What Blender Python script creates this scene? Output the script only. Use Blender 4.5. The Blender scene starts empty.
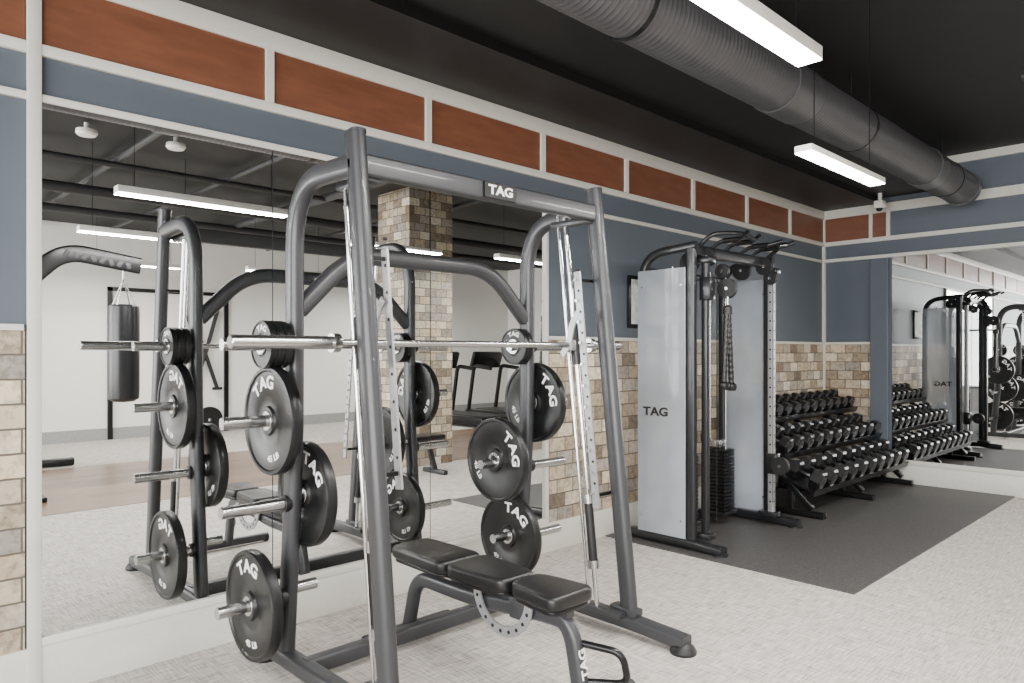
import bpy, bmesh, math, random
from mathutils import Vector, Matrix
random.seed(11)
PI = math.pi
scene = bpy.context.scene
COL = scene.collection
V = Vector
def R(d): return math.radians(d)
def S(r, g, b):
    f = lambda c: (c/255/12.92) if c/255 <= .04045 else ((c/255+.055)/1.055)**2.4
    return (f(r), f(g), f(b))

# ------------------------------------------------------------------ materials
MATS = {}
def nt(name):
    m = bpy.data.materials.new(name); m.use_nodes = True
    t = m.node_tree; b = t.nodes['Principled BSDF']
    return m, t, b
def mat(name, c, rough=.5, metal=0, var=.08, scale=30, bump=0, bscale=200, alpha=1, emit=0, coat=0):
    if name in MATS: return MATS[name]
    m, t, b = nt(name)
    N = t.nodes; L = t.links
    tc = N.new('ShaderNodeTexCoord'); no = N.new('ShaderNodeTexNoise'); no.inputs['Scale'].default_value = scale
    no.inputs['Detail'].default_value = 3
    L.new(tc.outputs['Object'], no.inputs['Vector'])
    r = N.new('ShaderNodeValToRGB')
    r.color_ramp.elements[0].position = .3; r.color_ramp.elements[1].position = .7
    r.color_ramp.elements[0].color = tuple(max(0, x*(1-var)) for x in c)+(1,)
    r.color_ramp.elements[1].color = tuple(min(1, x*(1+var)) for x in c)+(1,)
    L.new(no.outputs['Fac'], r.inputs['Fac']); L.new(r.outputs['Color'], b.inputs['Base Color'])
    b.inputs['Roughness'].default_value = rough; b.inputs['Metallic'].default_value = metal
    b.inputs['Alpha'].default_value = alpha; b.inputs['Coat Weight'].default_value = coat
    if emit:
        b.inputs['Emission Color'].default_value = tuple(c)+(1,); b.inputs['Emission Strength'].default_value = emit
    if bump:
        n2 = N.new('ShaderNodeTexNoise'); n2.inputs['Scale'].default_value = bscale
        L.new(tc.outputs['Object'], n2.inputs['Vector'])
        bp = N.new('ShaderNodeBump'); bp.inputs['Strength'].default_value = bump; bp.inputs['Distance'].default_value = .002
        L.new(n2.outputs['Fac'], bp.inputs['Height']); L.new(bp.outputs['Normal'], b.inputs['Normal'])
    MATS[name] = m
    return m
blue = mat('slate_blue_paint', S(82, 90, 99), .5, var=.03, scale=4, bump=.05)
trimm = mat('pale_grey_trim', S(206, 204, 196), .45, var=.02)
white = mat('white_paint', S(236, 234, 229), .6, var=.02)
blackceil = mat('black_ceiling_paint', S(17, 17, 18), .65, var=.25, scale=3)
soffm = mat('black_satin_paint', S(13, 13, 14), .5, var=.1, scale=2)
ductm = mat('dark_duct_paint', S(84, 84, 87), .36, 0.4, var=.06, scale=5)
pipem = mat('ceiling_pipe_paint', S(52, 52, 54), .5, 0.2)
frame = mat('charcoal_powder_coat', S(58, 59, 62), .4, .3, var=.04, scale=60, coat=.1)
steel = mat('brushed_steel', S(190, 190, 190), .25, 1, var=.05)
darksteel = mat('knurled_dark_steel', S(110, 111, 113), .35, 1, var=.1)
chrome = mat('chrome', S(215, 215, 216), .12, 1, var=.02)
galv = mat('zinc_steel', S(165, 166, 168), .4, .6, var=.08)
black = mat('black_rubber', S(17, 17, 18), .5, var=.1, bump=.1)
cast = mat('black_cast_plate', S(18, 19, 20), .38, .1, var=.12, scale=60, bump=.1)
blackmet = mat('black_metal', S(20, 20, 22), .3, .3, var=.05)
cabm = mat('dark_grey_machine_paint', S(34, 35, 38), .3, .3, var=.05, coat=.2)
vinyl = mat('black_vinyl', S(15, 15, 16), .36, var=.1, scale=80, bump=.25, bscale=400)
letter = mat('white_lettering', S(242, 242, 242), .5, var=.01)
blackpaper = mat('black_sign_face', S(10, 10, 11), .4, var=.02)
hexm = mat('hex_rubber_head', S(20, 20, 22), .35, var=.1, scale=50)
hexface = mat('hex_end_face', S(80, 81, 84), .35, .2, var=.1, scale=50)
diff = mat('lamp_diffuser', (1, .98, .95), .5, var=0, emit=26)
leather = mat('bag_leather', S(18, 19, 23), .3, var=.1)
paper = mat('poster_paper', S(205, 208, 206), .5, var=.3, scale=14)

def wood_panel_mat():
    m, t, b = nt('rust_stained_wood'); N = t.nodes; L = t.links
    tc = N.new('ShaderNodeTexCoord'); mp = N.new('ShaderNodeMapping'); mp.inputs['Scale'].default_value = (1, 1.4, 7)
    no = N.new('ShaderNodeTexNoise'); no.inputs['Scale'].default_value = 3; no.inputs['Detail'].default_value = 9; no.inputs['Roughness'].default_value = .6
    r = N.new('ShaderNodeValToRGB')
    r.color_ramp.elements[0].position = .2; r.color_ramp.elements[0].color = S(98, 60, 43)+(1,)
    r.color_ramp.elements[1].position = .8; r.color_ramp.elements[1].color = S(124, 79, 57)+(1,)
    L.new(tc.outputs['Object'], mp.inputs['Vector']); L.new(mp.outputs['Vector'], no.inputs['Vector'])
    L.new(no.outputs['Fac'], r.inputs['Fac']); L.new(r.outputs['Color'], b.inputs['Base Color'])
    b.inputs['Roughness'].default_value = .38
    return m
woodp = wood_panel_mat()

def stone_mat(name, axis):
    m, t, b = nt(name); N = t.nodes; L = t.links
    g = N.new('ShaderNodeNewGeometry'); sp = N.new('ShaderNodeSeparateXYZ'); cb = N.new('ShaderNodeCombineXYZ')
    L.new(g.outputs['Position'], sp.inputs[0])
    if axis == 'XY':
        ad = N.new('ShaderNodeMath'); ad.operation = 'ADD'
        L.new(sp.outputs['X'], ad.inputs[0]); L.new(sp.outputs['Y'], ad.inputs[1]); L.new(ad.outputs[0], cb.inputs[0])
    else:
        L.new(sp.outputs[axis], cb.inputs[0])
    L.new(sp.outputs['Z'], cb.inputs[1])
    nd = N.new('ShaderNodeTexNoise'); nd.inputs['Scale'].default_value = 30; nd.inputs['Detail'].default_value = 3
    L.new(g.outputs['Position'], nd.inputs['Vector'])
    vs = N.new('ShaderNodeVectorMath'); vs.operation = 'SCALE'; vs.inputs['Scale'].default_value = .004
    L.new(nd.outputs['Color'], vs.inputs[0])
    va = N.new('ShaderNodeVectorMath'); va.operation = 'ADD'; L.new(cb.outputs[0], va.inputs[0]); L.new(vs.outputs[0], va.inputs[1])
    br = N.new('ShaderNodeTexBrick')
    br.offset = .5; br.squash = 1
    br.inputs['Color1'].default_value = (0, 0, 0, 1); br.inputs['Color2'].default_value = (1, 1, 1, 1); br.inputs['Mortar'].default_value = (.5, .5, .5, 1)
    br.inputs['Scale'].default_value = 1; br.inputs['Brick Width'].default_value = .165; br.inputs['Row Height'].default_value = .098
    br.inputs['Mortar Size'].default_value = .0045; br.inputs['Mortar Smooth'].default_value = .2
    L.new(va.outputs[0], br.inputs['Vector'])
    no = N.new('ShaderNodeTexNoise'); no.inputs['Scale'].default_value = 20; no.inputs['Detail'].default_value = 8; no.inputs['Roughness'].default_value = .75
    L.new(g.outputs['Position'], no.inputs['Vector'])
    mx = N.new('ShaderNodeMix'); mx.data_type = 'FLOAT'; mx.inputs[0].default_value = .16
    L.new(br.outputs['Color'], mx.inputs[2]); L.new(no.outputs['Fac'], mx.inputs[3])
    r = N.new('ShaderNodeValToRGB'); e = r.color_ramp.elements
    e[0].position = .08; e[0].color = S(104, 94, 82)+(1,)
    e[1].position = .90; e[1].color = S(226, 217, 198)+(1,)
    for p, c in ((.18, S(184, 166, 140)), (.28, S(138, 133, 126)), (.38, S(216, 203, 178)), (.48, S(120, 103, 85)), (.58, S(194, 178, 152)), (.68, S(158, 153, 145)), (.79, S(204, 184, 154))):
        x = e.new(p); x.color = c+(1,)
    L.new(mx.outputs[0], r.inputs['Fac'])
    n3 = N.new('ShaderNodeTexNoise'); n3.inputs['Scale'].default_value = 34; n3.inputs['Detail'].default_value = 7
    L.new(g.outputs['Position'], n3.inputs['Vector'])
    r3 = N.new('ShaderNodeValToRGB'); r3.color_ramp.elements[0].position = .36; r3.color_ramp.elements[0].color = (.55, .52, .49, 1)
    r3.color_ramp.elements[1].position = .54; r3.color_ramp.elements[1].color = (1, 1, 1, 1)
    L.new(n3.outputs['Fac'], r3.inputs['Fac'])
    mu = N.new('ShaderNodeMix'); mu.data_type = 'RGBA'; mu.blend_type = 'MULTIPLY'; mu.inputs[0].default_value = .7
    L.new(r.outputs['Color'], mu.inputs[6]); L.new(r3.outputs['Color'], mu.inputs[7])
    m2 = N.new('ShaderNodeMix'); m2.data_type = 'RGBA'; m2.inputs[7].default_value = S(92, 83, 72)+(1,)
    L.new(br.outputs['Fac'], m2.inputs[0]); L.new(mu.outputs[2], m2.inputs[6])
    L.new(m2.outputs[2], b.inputs['Base Color']); b.inputs['Roughness'].default_value = .5
    bp = N.new('ShaderNodeBump'); bp.inputs['Strength'].default_value = .6; bp.inputs['Distance'].default_value = .006; bp.invert = True
    L.new(br.outputs['Fac'], bp.inputs['Height']); L.new(bp.outputs['Normal'], b.inputs['Normal'])
    return m
stoneY = stone_mat('stone_tile_side', 'Y'); stoneX = stone_mat('stone_tile_back', 'X'); stoneC = stone_mat('stone_tile_column', 'XY')

def carpet_mat():
    m, t, b = nt('woven_grey_carpet'); N = t.nodes; L = t.links
    tc = N.new('ShaderNodeTexCoord')
    outs = []
    for sc, s in (((7, 150, 1), 1.0), ((120, 9, 1), 1.0), ((1, 1, 1), 300)):
        mp = N.new('ShaderNodeMapping'); mp.inputs['Scale'].default_value = sc
        no = N.new('ShaderNodeTexNoise'); no.inputs['Scale'].default_value = s; no.inputs['Detail'].default_value = 4; no.inputs['Roughness'].default_value = .65
        L.new(tc.outputs['Object'], mp.inputs['Vector']); L.new(mp.outputs['Vector'], no.inputs['Vector']); outs.append(no.outputs['Fac'])
    a = N.new('ShaderNodeMath'); a.operation = 'ADD'; L.new(outs[0], a.inputs[0]); L.new(outs[1], a.inputs[1])
    a2 = N.new('ShaderNodeMath'); a2.operation = 'MULTIPLY_ADD'; a2.inputs[1].default_value = .6
    L.new(outs[2], a2.inputs[0]); L.new(a.outputs[0], a2.inputs[2])
    r = N.new('ShaderNodeMapRange'); r.inputs['From Min'].default_value = 1.0; r.inputs['From Max'].default_value = 1.6
    L.new(a2.outputs[0], r.inputs['Value'])
    c = N.new('ShaderNodeValToRGB'); c.color_ramp.elements[0].color = S(116, 111, 106)+(1,); c.color_ramp.elements[1].color = S(216, 210, 203)+(1,)
    L.new(r.outputs[0], c.inputs['Fac']); L.new(c.outputs['Color'], b.inputs['Base Color']); b.inputs['Roughness'].default_value = .9
    return m
carpet = carpet_mat()
def rubbermat():
    m, t, b = nt('speckled_rubber'); N = t.nodes; L = t.links
    tc = N.new('ShaderNodeTexCoord'); no = N.new('ShaderNodeTexNoise'); no.inputs['Scale'].default_value = 180; no.inputs['Detail'].default_value = 2
    L.new(tc.outputs['Object'], no.inputs['Vector'])
    r = N.new('ShaderNodeValToRGB'); r.color_ramp.elements[0].position = .45; r.color_ramp.elements[0].color = S(56, 55, 55)+(1,)
    r.color_ramp.elements[1].position = .75; r.color_ramp.elements[1].color = S(104, 102, 100)+(1,)
    L.new(no.outputs['Fac'], r.inputs['Fac']); L.new(r.outputs['Color'], b.inputs['Base Color']); b.inputs['Roughness'].default_value = .5
    return m
rubm = rubbermat()
def woodfloor():
    m, t, b = nt('plank_wood_floor'); N = t.nodes; L = t.links
    tc = N.new('ShaderNodeTexCoord'); br = N.new('ShaderNodeTexBrick')
    br.inputs['Color1'].default_value = S(104, 82, 64)+(1,); br.inputs['Color2'].default_value = S(130, 105, 83)+(1,); br.inputs['Mortar'].default_value = S(70, 54, 42)+(1,)
    br.inputs['Scale'].default_value = 1; br.inputs['Brick Width'].default_value = 1.2; br.inputs['Row Height'].default_value = .16; br.inputs['Mortar Size'].default_value = .004
    mp = N.new('ShaderNodeMapping'); mp.inputs['Rotation'].default_value = (0, 0, PI/2)
    L.new(tc.outputs['Object'], mp.inputs['Vector']); L.new(mp.outputs['Vector'], br.inputs['Vector'])
    L.new(br.outputs['Color'], b.inputs['Base Color']); b.inputs['Roughness'].default_value = .3
    return m
woodf = woodfloor()
def mirrormat():
    m, t, b = nt('mirror_glass')
    no = t.nodes.new('ShaderNodeTexNoise'); no.inputs['Scale'].default_value = 1
    r = t.nodes.new('ShaderNodeValToRGB'); r.color_ramp.elements[0].color = (.88, .9, .89, 1); r.color_ramp.elements[1].color = (.9, .91, .91, 1)
    t.links.new(no.outputs['Fac'], r.inputs['Fac']); t.links.new(r.outputs['Color'], b.inputs['Base Color'])
    b.inputs['Metallic'].default_value = 1; b.inputs['Roughness'].default_value = 0
    return m
mirm = mirrormat()
frost = mat('frosted_polycarbonate', S(176, 183, 192), .18, 0, var=.25, scale=1.3, alpha=.56, coat=.4)

# ------------------------------------------------------------------ mesh builder
def circ(r, n=16): return [(r*math.cos(2*PI*i/n), r*math.sin(2*PI*i/n)) for i in range(n)]
def rr(w, h, r, n=4):
    o = []
    for cx, cy, a0 in ((w/2-r, h/2-r, 0), (-w/2+r, h/2-r, 90), (-w/2+r, -h/2+r, 180), (w/2-r, -h/2+r, 270)):
        for i in range(n+1):
            a = R(a0+90*i/n); o.append((cx+r*math.cos(a), cy+r*math.sin(a)))
    return o
def fil(pts, r, n=8):
    pts = [V(p) for p in pts]; o = [pts[0]]
    for i in range(1, len(pts)-1):
        p = pts[i]; a = pts[i-1]-p; b = pts[i+1]-p
        ra = min(r, a.length*.49); rb = min(r, b.length*.49)
        A = p+a.normalized()*ra; B = p+b.normalized()*rb
        for k in range(n+1):
            s = k/n; o.append(A*(1-s)**2+p*2*s*(1-s)+B*s*s)
    o.append(pts[-1]); return o
TXT = {}
def text_geo(body, bold=.02):
    k = (body, bold)
    if k in TXT: return TXT[k]
    c = bpy.data.curves.new('t', 'FONT'); c.body = body; c.size = 1; c.extrude = .02; c.offset = bold
    c.align_x = 'CENTER'; c.align_y = 'CENTER'; c.resolution_u = 3
    o = bpy.data.objects.new('t', c); COL.objects.link(o)
    bpy.context.view_layer.update()
    me = bpy.data.meshes.new_from_object(o.evaluated_get(bpy.context.evaluated_depsgraph_get()))
    g = ([v.co.copy() for v in me.vertices], [tuple(p.vertices) for p in me.polygons])
    bpy.data.objects.remove(o); bpy.data.meshes.remove(me); bpy.data.curves.remove(c)
    TXT[k] = g; return g
class MB:
    def __init__(s): s.v = []; s.f = []
    def add(s, vs, fs, M=None):
        n = len(s.v)
        s.v += [(M @ V(p)) if M is not None else V(p) for p in vs]
        s.f += [tuple(i+n for i in f) for f in fs]; return s
    def box(s, c, d, bev=0, rot=None, seg=2):
        bm = bmesh.new(); bmesh.ops.create_cube(bm, size=1)
        for v in bm.verts: v.co = V((v.co.x*d[0], v.co.y*d[1], v.co.z*d[2]))
        if bev: bmesh.ops.bevel(bm, geom=bm.edges[:], offset=min(bev, min(d)*.4), segments=seg, affect='EDGES', profile=.5)
        bm.verts.index_update()
        M = Matrix.Translation(V(c)) @ (rot.to_4x4() if rot is not None else Matrix.Identity(4))
        s.add([v.co.copy() for v in bm.verts], [tuple(v.index for v in f.verts) for f in bm.faces], M); bm.free(); return s
    def b2(s, a, b, bev=0):
        a = V(a); b = V(b); return s.box((a+b)/2, [abs(x) for x in (b-a)], bev)
    def sweep(s, path, prof, ref=None, caps=True):
        P = [V(p) for p in path]; n = len(P); m = len(prof); vs = []
        if ref is None:
            ref = min((V((1, 0, 0)), V((0, 1, 0)), V((0, 0, 1))), key=lambda a: max(abs((P[i+1]-P[i]).normalized().dot(a)) for i in range(n-1)))
        ref = V(ref)
        for i in range(n):
            t = (P[min(i+1, n-1)]-P[max(i-1, 0)]).normalized()
            x = (ref-t*ref.dot(t)).normalized(); y = t.cross(x)
            vs += [P[i]+x*a+y*b for a, b in prof]
        fs = [(i*m+j, i*m+(j+1) % m, (i+1)*m+(j+1) % m, (i+1)*m+j) for i in range(n-1) for j in range(m)]
        if caps: fs += [tuple(reversed(range(m))), tuple(range((n-1)*m, n*m))]
        return s.add(vs, fs)
    def tube(s, path, r, n=12): return s.sweep(path, circ(r, n))
    def cyl(s, a, b, r, n=20): return s.sweep([a, b], circ(r, n))
    def lathe(s, prof, o=(0, 0, 0), ax='Z', n=32, closed=False):
        vs = []; m = len(prof)
        for i in range(n):
            a = 2*PI*i/n; c, q = math.cos(a), math.sin(a)
            for r, h in prof:
                p = {'Z': (r*c, r*q, h), 'Y': (r*c, h, r*q), 'X': (h, r*c, r*q)}[ax]
                vs.append(V(p)+V(o))
        fs = []
        for i in range(n):
            j = (i+1) % n
            for k in range(m if closed else m-1):
                l = (k+1) % m; fs.append((i*m+k, j*m+k, j*m+l, i*m+l))
        if not closed:
            if prof[0][0] > 1e-6: fs.append(tuple(i*m for i in range(n)))
            if prof[-1][0] > 1e-6: fs.append(tuple(i*m+m-1 for i in range(n)))
        return s.add(vs, fs)
    def text(s, body, size, o, xa, ya, wide=1.15, bold=.02):
        vs, fs = text_geo(body, bold); xa = V(xa); ya = V(ya); za = xa.cross(ya)
        return s.add([V(o)+xa*p.x*size*wide+ya*p.y*size+za*p.z*size*.6 for p in vs], fs)
    def pad(s, out, z0, z1, r):
        cx = sum(p[0] for p in out)/len(out); cy = sum(p[1] for p in out)/len(out); m = len(out)
        ex = max(abs(p[0]-cx) for p in out); ey = max(abs(p[1]-cy) for p in out)
        lo = [(z0+r*(1-math.cos(PI/2*k/4)), r*(1-math.sin(PI/2*k/4))) for k in range(5)]
        hi = [(z1-r*(1-math.sin(PI/2*k/4)), r*(1-math.cos(PI/2*k/4))) for k in range(5)]
        rg = lo+hi; vs = []
        for z, i in rg:
            for x, y in out: vs.append((cx+(x-cx)*(1-i/ex), cy+(y-cy)*(1-i/ey), z))
        fs = [(i*m+j, i*m+(j+1) % m, (i+1)*m+(j+1) % m, (i+1)*m+j) for i in range(len(rg)-1) for j in range(m)]
        fs += [tuple(reversed(range(m))), tuple(range((len(rg)-1)*m, len(rg)*m))]
        return s.add(vs, fs)
    def build(s, name, m, parent=None, ang=38, flat=False):
        me = bpy.data.meshes.new(name)
        o = bpy.data.objects.new(name, me); COL.objects.link(o)
        if parent is not None:
            og = ORI[parent.name]; o.parent = parent
        else:
            xs = [p.x for p in s.v]; ys = [p.y for p in s.v]; zs = [p.z for p in s.v]
            og = V(((min(xs)+max(xs))/2, (min(ys)+max(ys))/2, min(zs))); o.location = og
        ORI[o.name] = og
        me.from_pydata([p-og for p in s.v], [], s.f); me.validate(); 
        bm = bmesh.new(); bm.from_mesh(me); bmesh.ops.recalc_face_normals(bm, faces=bm.faces[:]); bm.to_mesh(me); bm.free()
        if not flat:
            me.shade_smooth(); me.set_sharp_from_angle(angle=R(ang))
        me.materials.append(m); return o
ORI = {}
def thing(name, label, cat, loc=(0, 0, 0), group=None):
    o = bpy.data.objects.new(name, None); COL.objects.link(o); o.location = loc; o.empty_display_size = .1
    ORI[o.name] = V(loc); o['label'] = label; o['category'] = cat
    if group: o['group'] = group
    return o
def tag(o, label, cat, group=None):
    o['label'] = label; o['category'] = cat
    if group: o['group'] = group
    return o
def struct(o): o['kind'] = 'structure'; return o
def copy_tree(o, parent=None):
    c = o.copy(); COL.objects.link(c)
    if parent is not None: c.parent = parent
    for ch in list(o.children): copy_tree(ch, c)
    return c

# ------------------------------------------------------------------ room
XR, Y0, YB, Y1, H = 9.2, -3.5, 8.2, 12.0, 3.35
SOF = 2.97
struct(MB().b2((-.1, Y0, -.1), (XR, Y1, 0)).build('floor', carpet, flat=True))
struct(MB().b2((3.7, Y0, 0), (6.4, Y1, .004)).build('floor_wood', woodf, flat=True))
tag(MB().b2((.02, 4.23, 0), (1.82, YB-.02, .008)).build('rubber_mat', rubm, flat=True), 'dark grey speckled rubber floor mat under the cable machine and dumbbells', 'mat')
ce = struct(MB().b2((-.1, Y0, H), (XR, Y1, H+.1)).build('ceiling', blackceil, flat=True))
so = MB().b2((0, Y0, SOF), (.62, YB, H)).b2((.62, Y0, SOF+.06), (1.15, YB, H))
struct(so.build('ceiling_soffit', soffm, flat=True))
wl = struct(MB().b2((-.1, Y0, 0), (0, Y1, H)).build('wall_left', blue, flat=True))
MB().b2((0, Y0, .2), (.012, .585, 1.475)).build('stone_tiling', stoneY, wl, flat=True)
MB().b2((0, 3.6, .2), (.012, YB, 1.475)).build('stone_tiling', stoneY, wl, flat=True)
wb = struct(MB().b2((0, YB, 0), (3.2, YB+.12, H)).build('wall_back', blue, flat=True))
MB().b2((.012, YB-.012, .2), (.52, YB, 1.475)).build('stone_tiling', stoneX, wb, flat=True)
MB().b2((.52, YB-.05, .2), (.70, YB, 2.385), .004).build('pilaster', blue, wb, flat=True)
struct(MB().b2((XR, Y0, 0), (XR+.1, Y1, H)).build('wall_right', white, flat=True))
struct(MB().b2((0, Y1, 0), (XR, Y1+.1, H)).build('wall_far', white, flat=True))
# front wall with windows (behind the camera)
WX = [(.35, 2.6), (3.0, 4.9), (5.3, 7.2), (7.5, 9.0)]
m = MB().b2((0, Y0-.1, 0), (XR, Y0, .5)).b2((0, Y0-.1, 3.12), (XR, Y0, H))
px = 0
for a, b in WX: m.b2((px, Y0-.1, .5), (a, Y0, 3.12)); px = b
m.b2((px, Y0-.1, .5), (XR, Y0, 3.12))
struct(m.build('wall_front', white, flat=True))
for i, (a, b) in enumerate(WX):
    f = MB()
    for x in (a+.02, (a+b)/2, b-.02): f.b2((x-.025, Y0-.08, .5), (x+.025, Y0-.02, 3.12))
    for z in (.52, 1.9, 3.10): f.b2((a, Y0-.08, z-.025), (b, Y0-.02, z+.025))
    struct(f.build('window_%d' % (i+1), blackmet, flat=True))
# trims
YV = [-.36, .61, 1.6, 2.58, 3.56, 4.5, 5.45, 6.4, 7.32]
struct(MB().b2((0, Y0, 2.875), (.025, YB, SOF), .003).build('trim_1', trimm))
struct(MB().b2((0, Y0, 2.57), (.025, YB, 2.615), .003).build('trim_2', trimm))
struct(MB().b2((0, Y0, 2.385), (.022, YB, 2.415), .003).build('trim_3', trimm))
struct(MB().b2((0, Y0, 1.465), (.024, .58, 1.49)).b2((0, 3.6, 1.465), (.024, YB, 1.49)).build('trim_4', trimm))
struct(MB().b2((.022, YB-.025, 2.875), (3.2, YB, SOF)).build('trim_5', trimm))
struct(MB().b2((.022, YB-.025, 2.57), (3.2, YB, 2.615)).build('trim_6', trimm))
struct(MB().b2((.022, YB-.055, 2.385), (3.2, YB, 2.42)).build('trim_7', trimm))
struct(MB().b2((1.15, YB-.03, 3.27), (3.2, YB, H)).build('trim_8', trimm))
struct(MB().b2((.022, YB-.024, 1.465), (.52, YB, 1.49)).build('trim_9', trimm))
n = 10
for i, y in enumerate(YV):
    struct(MB().b2((0, y-.02, 2.615), (.027, y+.02, 2.875)).build('trim_%d' % n, trimm)); n += 1
struct(MB().b2((0, .592, 0), (.029, .64, 2.875), .003).build('trim_%d' % n, trimm)); n += 1
struct(MB().b2((0, 3.575, .2), (.032, 3.605, 2.385), .003).build('trim_%d' % n, trimm)); n += 1
struct(MB().b2((.50, YB-.028, 2.615), (.535, YB, 2.875)).build('trim_%d' % n, trimm)); n += 1
struct(MB().b2((.675, YB-.028, 2.615), (.71, YB, 2.875)).build('trim_%d' % n, trimm)); n += 1
struct(MB().b2((0, YB-.035, .2), (.03, YB, 2.875)).build('trim_%d' % n, trimm))
struct(MB().b2((0, Y0, 0), (.024, YB, .2), .004).b2((0, .64, .2), (.03, 3.58, .235), .004).build('baseboard_left', trimm))
struct(MB().b2((.024, YB-.024, 0), (3.2, YB, .2), .004).b2((.7, YB-.03, .2), (3.2, YB, .25), .004).build('baseboard_back', trimm))
struct(MB().b2((XR-.02, Y0, 0), (XR, Y1, .18)).build('baseboard_right', mat('grey_base', S(150, 150, 148), .5)))
yy = [Y0-.022]+[-2.3, -1.33]+YV+[YB+.02]
for a, b in zip(yy[:-1], yy[1:]):
    MB().b2((0, a+.024, 2.615), (.012, b-.024, 2.875)).build('wood_panel', woodp, wl, flat=True)
MB().b2((.03, YB-.012, 2.615), (.5, YB, 2.875)).build('wood_panel', woodp, wb, flat=True)
MB().b2((.535, YB-.012, 2.615), (.675, YB, 2.875)).build('wood_panel', woodp, wb, flat=True)
# mirrors
for i, (a, b, q) in enumerate(((.642, 1.615, 'tall frameless wall mirror pane at the left end beside the stone tiles'), (1.62, 2.595, 'middle frameless wall mirror pane directly behind the weight rack'), (2.6, 3.573, 'right-hand frameless wall mirror pane of the left wall beside the tan stone tiles'))):
    tag(MB().b2((.004, a, .237), (.014, b, 2.384)).build('wall_mirror', mirm, flat=True), q, 'mirror', 'mirror panes on the left wall')
tag(MB().b2((.73, YB-.014, .25), (1.9, YB-.004, 2.384)).build('wall_mirror', mirm, flat=True), 'wall mirror on the far back wall beside the dumbbell rack', 'mirror')
tag(MB().b2((1.904, YB-.014, .25), (3.1, YB-.004, 2.384)).build('wall_mirror', mirm, flat=True), 'second wall mirror pane on the back wall, cut by the right picture edge', 'mirror')

# ------------------------------------------------------------------ duct
dx, dz, dr = 1.46, 2.94, .156
DE = 7.85
d = thing('air_duct', 'large round dark ribbed air duct running under the black ceiling', 'air duct', (dx, 3, dz-dr))
prof = []; y = Y0+.02
while y < DE-.06:
    prof += [(dr-.0008, y), (dr-.0008, y+.024), (dr+.0008, y+.027), (dr+.0008, y+.031), (dr-.0008, y+.034)]; y += .036
inner = [(dr-.012, y), (dr-.012, Y0+.02)]
MB().lathe(prof+inner, (dx, 0, dz), 'Y', 48, closed=True).build('duct_pipe', ductm, d, ang=70)
for yc, w in ((4.15, .16), (1.6, .07), (6.75, .1), (-1, .07)):
    MB().lathe([(dr, yc-w), (dr+.008, yc-w), (dr+.008, yc+w), (dr, yc+w)], (dx, 0, dz), 'Y', 48, closed=True).build('coupling_band', ductm, d)
MB().lathe([(dr-.014, DE-.07), (dr+.008, DE-.07), (dr+.008, DE), (dr-.014, DE)], (dx, 0, dz), 'Y', 48, closed=True).build('end_ring', ductm, d)
for yc in (.4, 2.6, 5.2, 7.3):
    MB().cyl((dx-.02, yc, dz+dr), (dx-.02, yc, H), .005, 8).lathe([(dr, yc-.012), (dr+.006, yc-.012), (dr+.006, yc+.012), (dr, yc+.012)], (dx, 0, dz), 'Y', 40, closed=True).build('hanger', blackmet, d)

# ------------------------------------------------------------------ pendant lamps
def lamp(x, y0, y1, z, label, power=60, hw=.05, hh=.055):
    t = thing('pendant_lamp', label, 'ceiling lamp', (x, (y0+y1)/2, z), 'long pendant lamps')
    MB().b2((x-hw, y0, z+.006), (x+hw, y1, z+hh), .004).build('housing', white, t)
    MB().b2((x-hw+.003, y0+.004, z), (x+hw-.003, y1-.004, z+.012)).build('diffuser', diff, t, flat=True)
    for yc in (y0+.12, y1-.12):
        MB().cyl((x, yc, z+hh-.005), (x, yc, H), .0025, 6).build('cable', blackmet, t)
    l = bpy.data.lights.new('lamp_light', 'AREA'); l.shape = 'RECTANGLE'; l.size = 2*hw-.01; l.size_y = y1-y0; l.energy = power; l.color = (1, .965, .91)
    o = bpy.data.objects.new('lamp_light', l); COL.objects.link(o); o.location = (x, (y0+y1)/2, z-.004)
lamp(2.2, 1.5, 2.77, 2.5, 'nearest linear pendant lamp at the top of the view beside the duct')
lamp(1.955, 3.26, 4.20, 2.30, 'linear pendant lamp hanging below the duct above the cable machine', 52, .042, .036)
lamp(4.2, 1.72, 2.8, 2.5, 'linear pendant lamp seen in the mirror near the boxing bag')
lamp(2.9, 5.8, 6.95, 2.5, 'linear pendant lamp seen in the mirror right of the stone column')
lamp(6.2, 4.2, 5.4, 2.5, 'added fill lamp in pendant form, deep in the mirror over the wood floor')  # extra lamp, added as fill for the far half of the room
lamp(7.6, 2.6, 3.8, 2.6, 'added fill lamp in pendant form near the opposite white wall', 90)  # added to light the opposite wall
lamp(7.6, 7.6, 8.8, 2.6, 'added fill lamp in pendant form above the treadmills', 100)  # another added fill, brightens the treadmill end of that side
lamp(2.6, -1.4, -.2, 2.5, 'added unseen fill lamp in pendant form behind the viewer')  # out of view, added to keep the room evenly bright
def area(loc, rot, sx, sy, p, c):
    l = bpy.data.lights.new('daylight', 'AREA'); l.shape = 'RECTANGLE'; l.size = sx; l.size_y = sy; l.energy = p; l.color = c
    o = bpy.data.objects.new('daylight', l); COL.objects.link(o); o.location = loc; o.rotation_euler = rot
for a, b in WX: area(((a+b)/2, Y0-.12, 1.82), (R(90), 0, 0), b-a, 2.5, 290, (1, .99, .975))
w = bpy.data.worlds.new('daylight_sky'); scene.world = w; w.use_nodes = True
w.node_tree.nodes['Background'].inputs[0].default_value = (.95, .97, 1, 1); w.node_tree.nodes['Background'].inputs[1].default_value = 3

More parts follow.
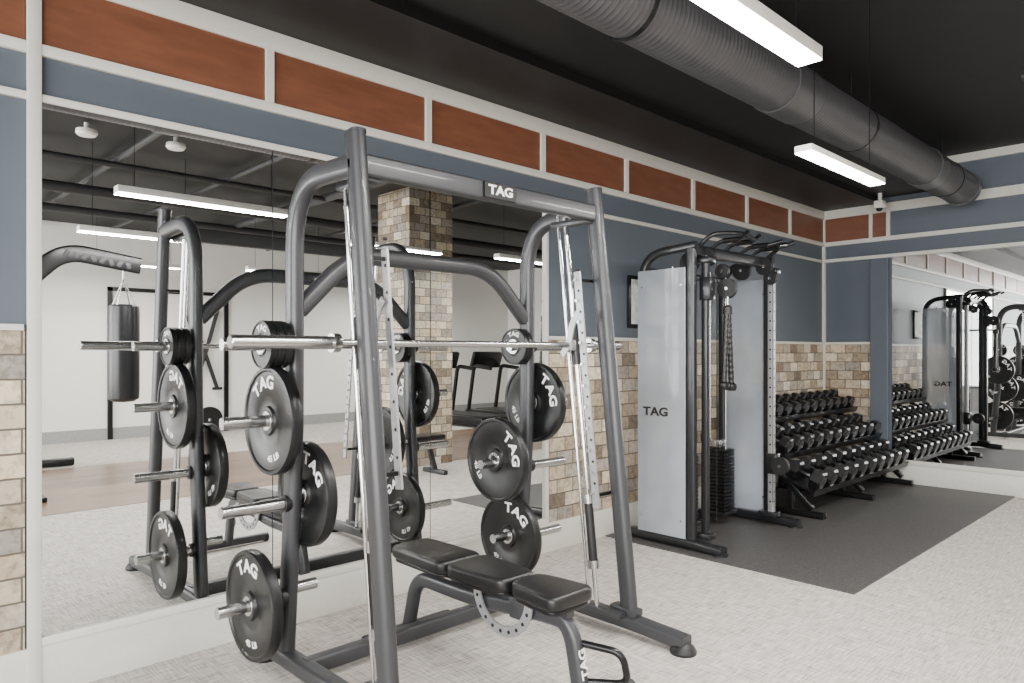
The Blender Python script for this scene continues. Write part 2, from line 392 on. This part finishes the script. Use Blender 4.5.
# ------------------------------------------------------------------ weight plates
def make_plate(name, rad, th, label):
    t = thing(name, label, 'weight plate', (0, 0, 0))
    k = rad/.225; h = th/2
    half = [(.027, h), (.052*k+.004, h), (.058*k+.004, h*.55), (.104*k, h*.5), (.112*k, h*.72), (.203*k, h*.72), (.209*k, h), (.221*k, h), (.225*k, h*.7)]
    prof = half+[(r, -z) for r, z in reversed(half)]
    MB().lathe(prof, (0, 0, 0), 'Y', 56, closed=True).build('disc', cast, t)
    hh = h+.003
    hub = [(.0255, hh), (.040, hh), (.042, hh-.003), (.042, -hh+.003), (.040, -hh), (.0255, -hh)]
    MB().lathe(hub, (0, 0, 0), 'Y', 32, closed=True).build('hub', steel, t)
    L = MB()
    for sgn in (-1, 1):
        def put(ch, ang, sz, bottom=False):
            a = R(ang); r = .158*k
            if not bottom: px, pz, ro = r*math.sin(a), r*math.cos(a), -a
            else: px, pz, ro = r*math.sin(a), -r*math.cos(a), a
            X = V((math.cos(ro), 0, math.sin(ro))); Z = V((-math.sin(ro), 0, math.cos(ro)))
            if sgn == 1: X.x *= -1; Z.x *= -1; px = -px
            L.text(ch, sz, (px, sgn*(h*.72+.0005), pz), X, Z, 1.2, .03)
        for ch, a in (('T', -24), ('A', 0), ('G', 24)): put(ch, a, .074*k)
        if rad > .15:
            for ch, a in (('4', -16), ('5', -8), ('L', 5), ('B', 13)): put(ch, a, .036*k, True)
    L.build('lettering', letter, t, flat=True)
    return t
PG = 'plates stored on the weight rack'
big = make_plate('weight_plate', .225, .048, 'x'); small = make_plate('small_weight_plate', .10, .03, 'x')
used = set()
def place(proto, x, y, z, roll, label):
    o = proto if proto.name not in used else copy_tree(proto)
    used.add(proto.name); o.location = (x, y, z); o.rotation_euler = (0, R(roll), 0); o['label'] = label; o['group'] = PG
YL, YR = 1.45, 2.85
def fx(z): return 1.28-(z-.08)*.1085
def pxz(z): return .57 if z > .9 else .57-(.9-z)*.08
place(big, pxz(1.096), YL-.10, 1.096, -18, 'large black weight plate on the upper left peg just under the small plates')
place(big, pxz(.335), YL-.16, .335, -8, 'large black weight plate lowest on the left side of the rack near the floor')
place(big, pxz(.77), YL+.06, .77, 35, 'large black weight plate on the inner side of the left post')
place(big, pxz(.80), YR-.22, .80, 62, 'large black plate facing forward on the inner peg of the right post')
place(big, pxz(1.096), YR+.06, 1.096, 60, 'large black plate behind the right post, highest of the large right ones')
place(big, pxz(.36), YR-.09, .36, 25, 'large black plate lowest on the right post behind the bench')
for i, q in enumerate(('outermost', 'middle', 'innermost')):
    place(small, .57, YL-.135+i*.033, 1.41, 20*i, '%s of the three small plates on the top left peg' % q)
for i, q in enumerate(('nearer', 'farther')):
    place(small, .57, YR-.095+i*.033, 1.41, 30*i, '%s small plate of the pair on the top right peg' % q)

# ------------------------------------------------------------------ rack
rk = thing('weight_rack', 'tall charcoal guided-bar rack with slanted uprights and plate storage pegs', 'weight rack', (.95, 2.16, 0))
TUB = rr(.062, .088, .028, 4)
YA = V((0, 1, 0))
for y, o in ((YL, -1), (YR, 1)):
    u = MB().sweep([(fx(.06), y, .06), (fx(2.2), y, 2.2)], TUB, YA).build('front_upright', frame, rk)
    MB().sweep([(fx(2.2), y, 2.2), (fx(2.212), y, 2.212)], rr(.066, .092, .028), YA).build('end_cap', frame, u)
    MB().sweep(fil([(.49, y, .06), (.57, y, .95), (.57, y, 2.10), (1.06, y, 2.085)], .3, 12), TUB, YA).build('rear_post', frame, rk)
    b = MB().sweep(fil([(.26, y, .065), (1.3, y, .065), (1.6, y, .05)], .1), rr(.075, .07, .02), YA).build('base_beam', frame, rk)
    for x in (.3, 1.58):
        MB().lathe([(.06, 0), (.062, .012), (.05, .032), (.02, .05)], (x, y, 0), 'Z', 28).build('rubber_foot', black, b)
    MB().box((fx(.12)-.02, y, .115), (.16, .066, .04), .01).build('gusset', frame, b)
    for z in (1.41, 1.096, .74, .335):
        x = pxz(z)
        p = MB().cyl((x, y+o*.02, z), (x, y+o*.31, z), .0245).build('storage_peg', steel, rk)
        MB().cyl((x, y+o*.02, z), (x, y+o*.045, z), .036).build('peg_collar', black, p)
    pegs = ((.785, .34), (.365, .22), (1.41, .14)) if o == 1 else ((.785, .12), (.365, .12))
    for z, l in pegs:
        x = pxz(z)
        MB().cyl((x, y-o*.02, z), (x, y-o*l, z), .0245).build('storage_peg', steel, rk)
    yi = y-o*.065
    for off in (.15, .20):
        g = MB().cyl((fx(.1)-off, yi, .1), (fx(2.1)-off, yi, 2.1), .0125 if off < .18 else .009, 16).build('guide_rod', chrome, rk)
        if off < .18:
            MB().cyl((fx(.34)-off, yi, .34), (fx(.62)-off, yi, .62), .022, 16).build('stop_sleeve', black, g)
            for z in (.30, .62):
                MB().cyl((fx(z)-off, yi, z), (fx(z+.04)-off, yi, z+.04), .028, 16).build('stop_collar', steel, g)
    MB().b2((fx(2.05)-.24, yi-.02, 2.03), (fx(2.05)+.0, yi+.035, 2.06), .004).build('rod_bracket', frame, rk)
    MB().b2((fx(.1)-.24, yi-.025, .09), (fx(.1)+.0, yi+.03, .12), .004).build('rod_bracket', frame, rk)
    yr = y-o*.13
    zr0, zr1 = (.86 if o == -1 else .62), 1.78
    ra = MB().sweep([(fx(zr0)-.045, yr, zr0), (fx(zr1)-.045, yr, zr1)], [(-.005, -.019), (.005, -.019), (.005, .019), (-.005, .019)], YA).build('hook_rail', galv, rk)
    z = zr0+.07; hm = MB()
    while z < zr1:
        MB().cyl((fx(z)-.05, yr, z), (fx(z)-.05, yr-o*.02, z), .007, 12).build('hook_lug', steel, ra)
        hm.cyl((fx(z)-.045, yr-.0065, z+.05), (fx(z)-.045, yr+.0065, z+.05), .007, 12); z += .105
    hm.build('rail_holes', black, ra)
    for z in (zr0+.06, 1.74):
        MB().b2((fx(z)-.055, min(yr, y), z-.008), (fx(z)-.040, max(yr, y), z+.008)).build('rail_bracket', blackmet, rk)
cb = MB().sweep([(fx(2.08), YL, 2.085), (fx(2.08), YR, 2.085)], rr(.05, .085, .012), V((1, 0, 0))).build('top_crossbar', frame, rk)
MB().b2((fx(2.08)+.02, 2.06, 2.051), (fx(2.08)+.036, 2.25, 2.119)).build('name_plate', blackpaper, cb, flat=True)
MB().text('TAG', .056, (fx(2.08)+.037, 2.155, 2.085), (0, 1, 0), (0, 0, 1), 1.3, .03).build('plate_lettering', letter, cb, flat=True)
MB().sweep(fil([(.57, YL+.02, 1.56), (.57, YL+.28, 1.82), (.57, YR-.28, 1.82), (.57, YR-.02, 1.56)], .16, 10), rr(.066, .08, .03), V((1, 0, 0))).build('rear_arch', frame, rk)
MB().sweep([(.66, YL, .07), (.66, YR, .07)], rr(.06, .07, .015), V((1, 0, 0))).build('base_crossbar', frame, rk)

# barbell on the guides
bx, bz = fx(1.415)-.15, 1.415
bb = thing('barbell', 'long steel bar resting across the guide rods of the weight rack', 'barbell', (bx, 2.07, bz))
MB().cyl((bx, 1.38, bz), (bx, 2.90, bz), .0145, 16).build('shaft', steel, bb)
for a, b, yi, o in ((1.0, 1.385, YL+.065, -1), (3.14, 2.915, YR-.065, 1)):
    s_ = MB().lathe([(0, 0), (.021, 0), (.025, .004), (.025, abs(b-a)), (0, abs(b-a))], (bx, 0, bz), 'Y', 24)
    for p in s_.v: p.y = a+(p.y if b > a else -p.y)
    s_.build('sleeve', steel, bb)
    MB().cyl((bx, b, bz), (bx, b+(.03 if b > a else -.03), bz), .036).build('collar', steel, bb)
    MB().cyl((bx+.012, yi, bz-.10), (bx-.012, yi, bz+.10), .026, 20).build('bearing', blackmet, bb)
    hk = [(-.005, -.017), (.005, -.017), (.005, .017), (-.005, .017)]
    MB().sweep(fil([(bx-.04, yi-o*.055, bz-.05), (bx+.005, yi-o*.055, bz+.01), (bx+.03, yi-o*.055, bz+.12), (bx+.075, yi-o*.055, bz+.17)], .04), hk, YA).build('hook', galv, bb)
    MB().box((bx, yi-o*.038, bz), (.045, .04, .055), .008).build('hook_block', galv, bb)

# ------------------------------------------------------------------ adjustable bench
bn = thing('weight_bench', 'adjustable bench with three black vinyl pads standing inside the weight rack', 'bench', (1.1, 2.07, 0))
yb = 2.07
def outl(x0, x1, w0, w1, r=.05):
    pts = [(x0, yb-w0/2, 0), (x1, yb-w1/2, 0), (x1, yb+w1/2, 0), (x0, yb+w0/2, 0)]
    o = []
    for i in range(4):
        p = V(pts[i]); a = (V(pts[i-1])-p).normalized()*r; b = (V(pts[(i+1) % 4])-p).normalized()*r
        for k in range(6):
            s = k/5; q = (p+a)*(1-s)**2+p*2*s*(1-s)+(p+b)*s*s; o.append((q.x, q.y))
    return o
for n_, x0, x1, w0, w1, z in (('back_pad', .53, .94, .23, .25, .445), ('back_pad', .955, 1.305, .25, .20, .447), ('seat_pad', 1.325, 1.605, .18, .25, .45)):
    p = MB().pad(outl(x0, x1, w0, w1), z-.045, z+.015, .018).build(n_, vinyl, bn)
    MB().pad(outl(x0+.01, x1-.01, w0-.02, w1-.02), z-.06, z-.044, .004).build('pad_board', blackmet, p)
OV = rr(.05, .07, .022, 4)
MB().sweep(fil([(.53, yb, .04), (.60, yb, .30), (1.0, yb, .30), (1.45, yb, .345), (1.58, yb, .345), (1.645, yb, .03)], .1, 8), OV, YA).build('spine', frame, bn)
MB().sweep([(.62, yb, .365), (1.30, yb, .372)], rr(.04, .035, .008), YA).build('back_rail', frame, bn)
MB().sweep([(1.34, yb, .37), (1.58, yb, .378)], rr(.04, .035, .008), YA).build('seat_rail', frame, bn)
MB().b2((1.27, yb-.035, .29), (1.37, yb+.035, .38), .01).build('hinge_block', frame, bn)
f_ = MB().sweep([(.53, yb-.24, .035), (.53, yb+.24, .035)], rr(.05, .05, .015), V((1, 0, 0))).build('rear_foot', frame, bn)
MB().cyl((.53, yb-.25, .03), (.53, yb-.22, .03), .03).build('foot_cap', black, f_)
MB().cyl((.53, yb+.22, .03), (.53, yb+.25, .03), .03).build('foot_cap', black, f_)
f_ = MB().sweep([(1.65, yb-.28, .035), (1.65, yb+.28, .035)], rr(.05, .05, .015), V((1, 0, 0))).build('front_foot', frame, bn)
MB().cyl((1.65, yb-.29, .03), (1.65, yb-.26, .03), .03).build('foot_cap', black, f_)
MB().cyl((1.65, yb+.26, .03), (1.65, yb+.29, .03), .03).build('foot_cap', black, f_)
sec = MB(); N_ = 20; vs = []; cc = (1.24, .385)
for i in range(N_+1):
    a = R(186+(352-186)*i/N_)
    for r_ in (.135, .178): vs.append((cc[0]+r_*math.cos(a), yb-.045, cc[1]+r_*math.sin(a)))
nv = len(vs); vs += [(x, y+.008, z) for x, y, z in vs]
fs = []
for i in range(N_):
    a, b, c, e = 2*i, 2*i+1, 2*i+3, 2*i+2
    fs += [(a, b, c, e), (a+nv, e+nv, c+nv, b+nv), (a, e, e+nv, a+nv), (b, b+nv, c+nv, c)]
fs += [(0, nv, nv+1, 1), (2*N_, 2*N_+1, 2*N_+1+nv, 2*N_+nv)]
ar = sec.add(vs, fs).build('angle_sector', galv, bn)
hl = MB()
for i in range(9):
    a = R(196+18*i); hl.cyl((cc[0]+.157*math.cos(a), yb-.0465, cc[1]+.157*math.sin(a)), (cc[0]+.157*math.cos(a), yb-.044, cc[1]+.157*math.sin(a)), .008, 12)
hl.build('sector_holes', black, ar)
MB().tube(fil([(1.62, yb+.02, .27), (1.78, yb+.06, .27), (1.78, yb+.10, .14), (1.64, yb+.02, .13)], .05), .014).build('foot_loop', blackmet, bn)
ld_ = V((.065, 0, -.315)).normalized(); ln_ = V((.315, 0, .065)).normalized()
lp = V((1.58, yb, .345))+ld_*.15+ln_*.0375
MB().text('TAG', .05, lp, -ld_, (0, -1, 0), 1.1, .03).build('leg_lettering', letter, bn, flat=True)

# ------------------------------------------------------------------ cable machine
cm = thing('cable_machine', 'dual cable machine with frosted weight shrouds and pull-up grips against the wall', 'gym machine', (.5, 4.93, 0))
CY = 4.93; XRF = .27
for sgn in (-1, 1):
    yo = CY+sgn*.605; yt = CY+sgn*.57
    MB().sweep(fil([(XRF, yt, .05), (XRF, yt, 2.09), (.72, yt, 2.12)], .2, 10), rr(.05, .06, .018), YA).build('rear_frame', cabm, cm)
    MB().sweep([(.68, yt, .05), (.68, yt, 2.1)], rr(.05, .075, .018), YA).build('front_post', cabm, cm)
    pn = MB().sweep([(.455, yo, .08), (.455, yo, 1.97)], rr(.006, .40, .002), YA).build('shroud', frost, cm)
    MB().text('TAG', .085, (.41 if sgn == -1 else .5, yo+sgn*.0045, .95), (-sgn, 0, 0), (0, 0, 1), 1.25, .03).build('shroud_lettering', blackpaper, pn, flat=True)
    for bx_, bz_ in ((.29, .2), (.62, .2), (.29, 1.85), (.62, 1.85)):
        MB().cyl((bx_, yo-.006, bz_), (bx_, yo+.006, bz_), .008, 12).build('shroud_bolt', steel, pn)
    bs = MB().sweep(fil([(.17, yt, .05), (.70, yt, .05), (.93, yt, .035)], .1), rr(.085, .065, .02), YA).build('base_foot', cabm, cm)
    MB().lathe([(.055, 0), (.055, .02), (.03, .03)], (.9, yt, 0), 'Z', 24).build('rubber_foot', black, bs)
    yc = CY+sgn*.49
    c_ = MB().sweep([(.745, yc, .10), (.745, yc, 2.02)], rr(.045, .045, .006), YA).build('guide_column', galv if sgn == 1 else cabm, cm)
    h_ = MB(); z = .2
    while z < 1.95:
        h_.cyl((.7685, yc, z), (.7655, yc, z), .008, 10); h_.cyl((.745, yc-.0235, z), (.745, yc-.0205, z), .008, 10); z += .075
    h_.build('column_holes', black, c_)
    for z in (.08, 2.0):
        MB().b2((.65, yc-.045, z), (.80, yc+.045, z+.04), .006).build('column_bracket', cabm, cm)
    zc = 1.82 if sgn == -1 else .50
    MB().b2((.715, yc-.038, zc-.08), (.80, yc+.038, zc+.08), .008).build('carriage', cabm, cm)
    for (a, z, rr_, yp) in ((.86, zc-.0, .07, yc+.09*(-sgn)), (.72, 2.05, .065, CY+sgn*.42), (.55, 2.03, .075, CY+sgn*.38), (.80, 1.95, .05, CY+sgn*.36)):
        pu = MB().lathe([(.008, -.016), (rr_, -.016), (rr_, -.009), (rr_-.014, 0), (rr_, .009), (rr_, .016), (.008, .016)], (a, yp, z), 'Y', 28, closed=True).build('pulley', black, cm)
        MB().cyl((a, yp-.022, z), (a, yp+.022, z), .012, 12).build('axle', steel, pu)
    ys = CY+sgn*.27; sx = .40
    st = MB().b2((sx-.12, ys-.10, .09), (sx+.12, ys+.10, .115), .004).build('weight_stack', cabm, cm)
    for k in range(17):
        z = .118+k*.029
        MB().b2((sx-.105, ys-.08, z), (sx+.105, ys+.08, z+.026), .003).build('stack_plate', blackmet, st)
    MB().b2((sx-.05, ys-.06, .615), (sx+.05, ys+.06, .68), .01).build('stack_top', steel, st)
    for x in (sx-.07, sx+.07): MB().cyl((x, ys, .1), (x, ys, 2.03), .007, 12).build('guide_rod', steel, cm)
    MB().cyl((sx, ys, .68), (sx, ys, 2.0), .003, 6).build('cable', black, cm)
    MB().cyl((.79, yc-.07*sgn, .2), (.79, yc-.07*sgn, 2.05), .003, 6).build('cable', black, cm)
    for off, ln, up in ((.12, .28, .06), (.30, .30, .07)):
        yg = CY+sgn*off
        g_ = MB().tube(fil([(.68, yg, 2.12), (.74, yg, 2.17), (.90, yg, 2.17), (.90+ln*.3, yg+sgn*.06, 2.17+up*.5)], .04), .015, 10).build('grip_bar', cabm, cm)
        MB().tube([(.78, yg, 2.172), (.90, yg, 2.172)], .02, 12).build('rubber_grip', black, g_)
    MB().tube(fil([(.70, CY+sgn*.5, 2.12), (.80, CY+sgn*.5, 2.2), (.95, CY+sgn*.36, 2.2), (.95, CY+sgn*.18, 2.17)], .06), .016, 10).build('grip_bar', cabm, cm)
MB().sweep([(.68, CY-.58, 2.09), (.68, CY+.58, 2.09)], rr(.06, .08, .015), V((1, 0, 0))).build('top_beam', cabm, cm)
MB().sweep([(XRF, CY-.55, 1.98), (XRF, CY+.55, 1.98)], rr(.04, .05, .012), V((1, 0, 0))).build('rear_beam', cabm, cm)
MB().sweep([(XRF, CY-.55, .06), (XRF, CY+.55, .06)], rr(.06, .06, .015), V((1, 0, 0))).build('base_beam', cabm, cm)
MB().lathe([(0, 0), (.05, 0), (.052, .004), (.05, .008), (0, .008)], (.60, 4.66, .76), 'X', 24).build('instruction_disc', blackpaper, cm)
MB().cyl((.60, 4.66, .1), (.60, 4.66, .74), .008, 8).build('disc_stem', cabm, cm)
# rope
ry = 4.50; rx = .88
rp = thing('rope_handle', 'black braided rope handle hanging from the left cable of the cable machine', 'rope', (rx, ry, 1.12))
for s_, zt in ((-1, 1.17), (1, 1.16)):
    m_ = MB(); P = [V((rx, ry+s_*(.014+.036*i/60), 1.66-(1.66-zt)*i/60)) for i in range(61)]
    vs = []; n2 = 10
    for i, p in enumerate(P):
        r_ = .0195+.0015*math.sin(i*1.3)
        vs += [p+V((r_*math.cos(2*PI*j/n2), r_*math.sin(2*PI*j/n2), 0)) for j in range(n2)]
    m_.add(vs, [(i*n2+j, i*n2+(j+1) % n2, (i+1)*n2+(j+1) % n2, (i+1)*n2+j) for i in range(60) for j in range(n2)])
    m_.build('rope_strand', blackpaper, rp)
    MB().lathe([(0, 0), (.026, .002), (.038, .02), (.036, .045), (.018, .06)], (rx, ry+s_*.05, zt-.05), 'Z', 18).build('end_knob', blackpaper, rp)
MB().lathe([(0, 0), (.034, 0), (.034, .05), (0, .07)], (rx, ry, 1.64), 'Z', 16).build('clasp', black, rp)
MB().cyl((rx, ry, 1.70), (rx, ry, 1.76), .006, 8).build('cable_end', steel, rp)
# poster
ps = thing('framed_poster', 'black framed instruction poster on the blue wall behind the cable machine', 'poster', (.02, 4.82, 1.56))
MB().b2((.001, 4.53, 1.57), (.02, 5.10, 1.98), .003).build('frame', blackmet, ps)
MB().b2((.02, 4.56, 1.60), (.022, 5.07, 1.95)).build('print', paper, ps, flat=True)
# security camera hanging from the soffit
sc = thing('security_camera', 'small white camera device hanging from the dark ceiling near the blue pilaster', 'camera', (.70, 7.9, 2.85))
MB().b2((.655, 7.86, 2.87), (.745, 7.98, 2.95), .012).build('housing', white, sc)
MB().cyl((.70, 7.92, 2.94), (.70, 7.92, 3.031), .02, 12).build('stem', white, sc)
MB().lathe([(0, -.035), (.02, -.03), (.03, -.015), (.032, 0), (0, 0)], (.70, 7.9, 2.872), 'Z', 20).build('dome', blackmet, sc)

# ------------------------------------------------------------------ dumbbell rack
TH = R(20); e_ = V((math.cos(TH), 0, -math.sin(TH))); nrm = V((math.sin(TH), 0, math.cos(TH)))
dk = thing('dumbbell_rack', 'black three tier rack of slanted shelves for dumbbells along the wall', 'rack', (.45, 7.0, 0))
RY0, RY1 = 5.85, 8.14
RT = Matrix.Rotation(TH, 3, 'Y')
tiers = [(.24, .82, .115, .075, 12, 'top'), (.49, .55, .135, .085, 11, 'middle'), (.75, .275, .155, .095, 10, 'bottom')]
for xc, zc, F, hl_, cnt, nm in tiers:
    c0 = V((xc, (RY0+RY1)/2, zc))
    sh = MB()
    sh.box(c0, (.30, RY1-RY0, .006), rot=RT)
    sh.box(c0+e_*.155-nrm*.004, (.010, RY1-RY0, .055), rot=RT).box(c0-e_*.155+nrm*.014, (.006, RY1-RY0, .034), rot=RT)
    sh.build('shelf', blackmet, dk, flat=True)
for y in (RY0+.06, 7.0, RY1-.06):
    MB().sweep([(.08, y, .03), (.08, y, .93)], rr(.05, .06, .01), YA).build('upright', blackmet, dk)
    MB().sweep([(.06, y, .87), (.86, y, .08)], rr(.04, .05, .01), YA).build('slanted_arm', blackmet, dk)
    MB().sweep(fil([(.05, y, .035), (.70, y, .035), (.96, y, .035)], .02), rr(.06, .05, .01), YA).build('foot', blackmet, dk)
    MB().sweep([(.68, y, .04), (.68, y, .25)], rr(.04, .05, .01), YA).build('strut', blackmet, dk)
ORD = ['nearest', 'second', 'third', 'fourth', 'fifth', 'sixth', 'seventh', 'eighth', 'ninth', 'tenth', 'eleventh', 'twelfth', 'farthest']
for xc, zc, F, hl_, cnt, nm in tiers:
    t0 = thing('dumbbell', '', 'dumbbell', (0, 0, 0), 'hex dumbbells on the three tier rack')
    cr = F/2/math.cos(R(30)); hnd = .11
    for s_ in (-1, 1):
        m_ = MB(); vs = []
        for xx, q in ((0, .80), (.012, 1), (hl_-.014, 1), (hl_, .80)):
            vs += [(s_*(hnd/2+xx), cr*q*math.cos(R(60*j)), cr*q*math.sin(R(60*j))) for j in range(6)]
        fs = [(i*6+j, i*6+(j+1) % 6, (i+1)*6+(j+1) % 6, (i+1)*6+j) for i in range(3) for j in range(6)]+[tuple(range(6)), tuple(range(18, 24))]
        hd = m_.add(vs, fs).build('head', hexm, t0, ang=15)
        MB().lathe([(cr*.3, 0), (cr*.50, 0), (cr*.54, .002), (cr*.3, .002)], (s_*(hnd/2+hl_) if s_ > 0 else -(hnd/2+hl_)-.002, 0, 0), 'X', 20, closed=True).build('end_ring', hexface, hd)
    MB().lathe([(.010, -hnd/2), (.014, -hnd/2+.01), (.017, 0), (.014, hnd/2-.01), (.010, hnd/2)], (0, 0, 0), 'X', 16).build('handle', darksteel, t0)
    sp = (RY1-RY0-.03)/cnt
    for i in range(cnt):
        o = t0 if i == 0 else copy_tree(t0)
        p = V((xc, RY0+.015+sp*(i+.5), zc))+nrm*(F/2+.004)
        o.location = p; o.rotation_euler = (0, TH, 0)
        q = 'farthest' if i == cnt-1 else ORD[i]
        o['label'] = 'black hex dumbbell, %s along the %s shelf of the rack' % (q if i in (0, cnt-1) else q+' from the near end', nm)

# ------------------------------------------------------------------ things seen in the mirrors
cl = MB().b2((3.62, 5.05, 0), (4.28, 5.71, H)).build('stone_column', stoneC, flat=True); struct(cl)
st = thing('boxing_stand', 'black arched arm holding up the boxing bag in the mirror', 'stand', (4.75, 1.42, 0))
MB().sweep(fil([(4.75, 1.36, .03), (4.75, 1.36, 2.0), (4.75, 1.72, 2.38), (4.75, 2.42, 2.28)], .2), rr(.06, .17, .02), V((1, 0, 0))).build('arm', blackmet, st)
hm = MB()
for i in range(8):
    f = i/7; c = V((4.75, 1.74+.56*f, 2.352-.08*f))
    hm.box(c, (.064, .045, .07), .006, Matrix.Rotation(R(-8+(25 if i % 2 else -25)), 3, 'X'))
hm.build('arm_cutouts', pipem, st)
MB().b2((4.3, .8, .004), (5.2, 1.5, .05), .01).build('base', blackmet, st)
bg = thing('boxing_bag', 'black leather boxing bag hanging on chains in the mirror', 'punching bag', (4.75, 2.26, .86))
MB().lathe([(0, .86), (.10, .87), (.145, .90), (.15, 1.0), (.15, 1.78), (.145, 1.85), (.10, 1.87), (0, 1.87)], (4.75, 2.26, 0), 'Z', 32).build('bag_body', leather, bg)
for k in range(4):
    a = PI/4+k*PI/2
    MB().cyl((4.75+.12*math.cos(a), 2.26+.12*math.sin(a), 1.86), (4.75, 2.26, 2.14), .006, 6).build('chain', steel, bg)
MB().cyl((4.75, 2.26, 2.13), (4.75, 2.26, 2.225), .012, 8).build('swivel', steel, bg)
dr_ = MB()
for a, b in ((3.26, 3.33), (5.1, 5.17)): dr_.b2((XR-.05, a, 0), (XR, b, 2.41))
dr_.b2((XR-.05, 3.26, 2.35), (XR, 5.17, 2.41))
struct(dr_.build('door_1', blackmet, flat=True))
tr = thing('suspension_trainer', 'black crossed suspension straps hanging by the dark door frame in the mirror', 'exercise straps', (XR-.1, 4.75, .6))
for s_ in (-1, 1):
    MB().tube([(XR-.06, 4.75+.22*s_, 2.1), (XR-.1, 4.75, 1.35), (XR-.1, 4.75-.2*s_, .75)], .035, 8).build('strap', black, tr)
    MB().cyl((XR-.1, 4.75-.28*s_, .75), (XR-.1, 4.75-.12*s_, .75), .025, 10).build('handle', black, tr)
def treadmill(x, y, lab):
    t = thing('treadmill', lab, 'treadmill', (x, y, 0), 'treadmills seen in the mirror')
    MB().b2((x-1.0, y-.4, .05), (x+.9, y+.4, .2), .03).build('deck', blackmet, t)
    MB().b2((x-.95, y-.27, .2), (x+.7, y+.27, .21)).build('belt', black, t)
    for s_ in (-1, 1):
        MB().sweep(fil([(x+.8, y+s_*.38, .15), (x+.62, y+s_*.38, 1.1), (x+.1, y+s_*.38, 1.05)], .12), rr(.06, .08, .02), YA).build('handrail', blackmet, t)
    MB().box((x+.66, y, 1.22), (.1, .8, .35), .03, Matrix.Rotation(R(-20), 3, 'Y')).build('console', blackmet, t)
treadmill(7.2, 8.9, 'black treadmill in the mirror, left one of the pair'); treadmill(7.2, 10.1, 'black treadmill in the mirror, right one of the pair')
fb = thing('flat_bench', 'flat black bench reflected in the mirror beside the stone column', 'bench', (3.12, 4.7, 0))
MB().b2((2.98, 4.2, .39), (3.26, 5.1, .45), .02).build('pad', vinyl, fb)
MB().sweep(fil([(3.12, 4.25, .03), (3.12, 4.35, .36), (3.12, 4.95, .36), (3.12, 5.05, .03)], .1), rr(.05, .06, .015), V((1, 0, 0))).build('frame', frame, fb)
for y in (4.25, 5.05): MB().b2((2.92, y-.03, 0), (3.32, y+.03, .05), .01).build('foot', frame, fb)
tag(MB().lathe([(0, 0), (.045, 0), (.05, .01), (.05, .59), (.045, .6), (0, .6)], (6.6, 1.62, .055), 'Y', 24).build('foam_roller', blackpaper), 'slim black foam roller lying on the floor at the left edge of the mirror', 'foam roller')
tag(MB().lathe([(.03, 0), (.22, 0), (.225, .01), (.225, .05), (.22, .06), (.03, .06)], (8.9, 4.75, .23), 'X', 36, closed=True).build('bumper_plate', cast), 'round black plate standing by the opposite wall in the mirror', 'weight plate')
for (x, y, lb) in ((3.6, 1.65, 'white ceiling speaker nearest the left mirror edge'), (3.5, 2.35, 'white ceiling speaker beside the first mirrored lamp')):
    t = thing('ceiling_speaker', lb, 'speaker', (x, y, 3.22), 'ceiling speakers')
    MB().lathe([(0, 3.235), (.07, 3.24), (.085, 3.26), (.08, 3.29), (.02, 3.3), (.02, H)], (x, y, 0), 'Z', 24).build('shell', white, t)
for (a, b, r_, lb) in (((4.4, Y0, 3.22), (4.4, Y1, 3.22), .03, 'thin black pipe running under the ceiling near the stone column'), ((5.5, Y0, 3.15), (5.5, Y1, 3.15), .06, 'thick black pipe running under the ceiling over the wood floor'), ((7.0, Y0, 3.18), (7.0, Y1, 3.18), .05, 'black pipe under the ceiling before the opposite wall'), ((2.7, 1.2, 3.28), (XR, 1.2, 3.28), .02, 'thin black pipe crossing the ceiling near the boxing bag'), ((2.7, 2.1, 3.27), (XR, 2.1, 3.27), .03, 'black pipe crossing the ceiling directly above the boxing bag'), ((2.7, 3.2, 3.26), (XR, 3.2, 3.26), .025, 'black pipe crossing the ceiling in the middle of the mirror'), ((2.7, 4.4, 3.24), (XR, 4.4, 3.24), .05, 'thick black pipe crossing the ceiling just before the stone column'), ((2.3, 5.9, 3.26), (XR, 5.9, 3.26), .03, 'black pipe crossing the ceiling behind the stone column')):
    tag(MB().cyl(a, b, r_, 12).build('ceiling_pipe', pipem), lb, 'pipe', 'pipes under the black ceiling')

# ------------------------------------------------------------------ camera
cam = bpy.data.cameras.new('camera'); co = bpy.data.objects.new('camera', cam); COL.objects.link(co)
co.location = (3.4, 0, 1.38); co.rotation_euler = (R(90), 0, R(46))
cam.sensor_width = 36; cam.lens = 25.2; cam.shift_y = .0103; cam.clip_start = .05
scene.camera = co
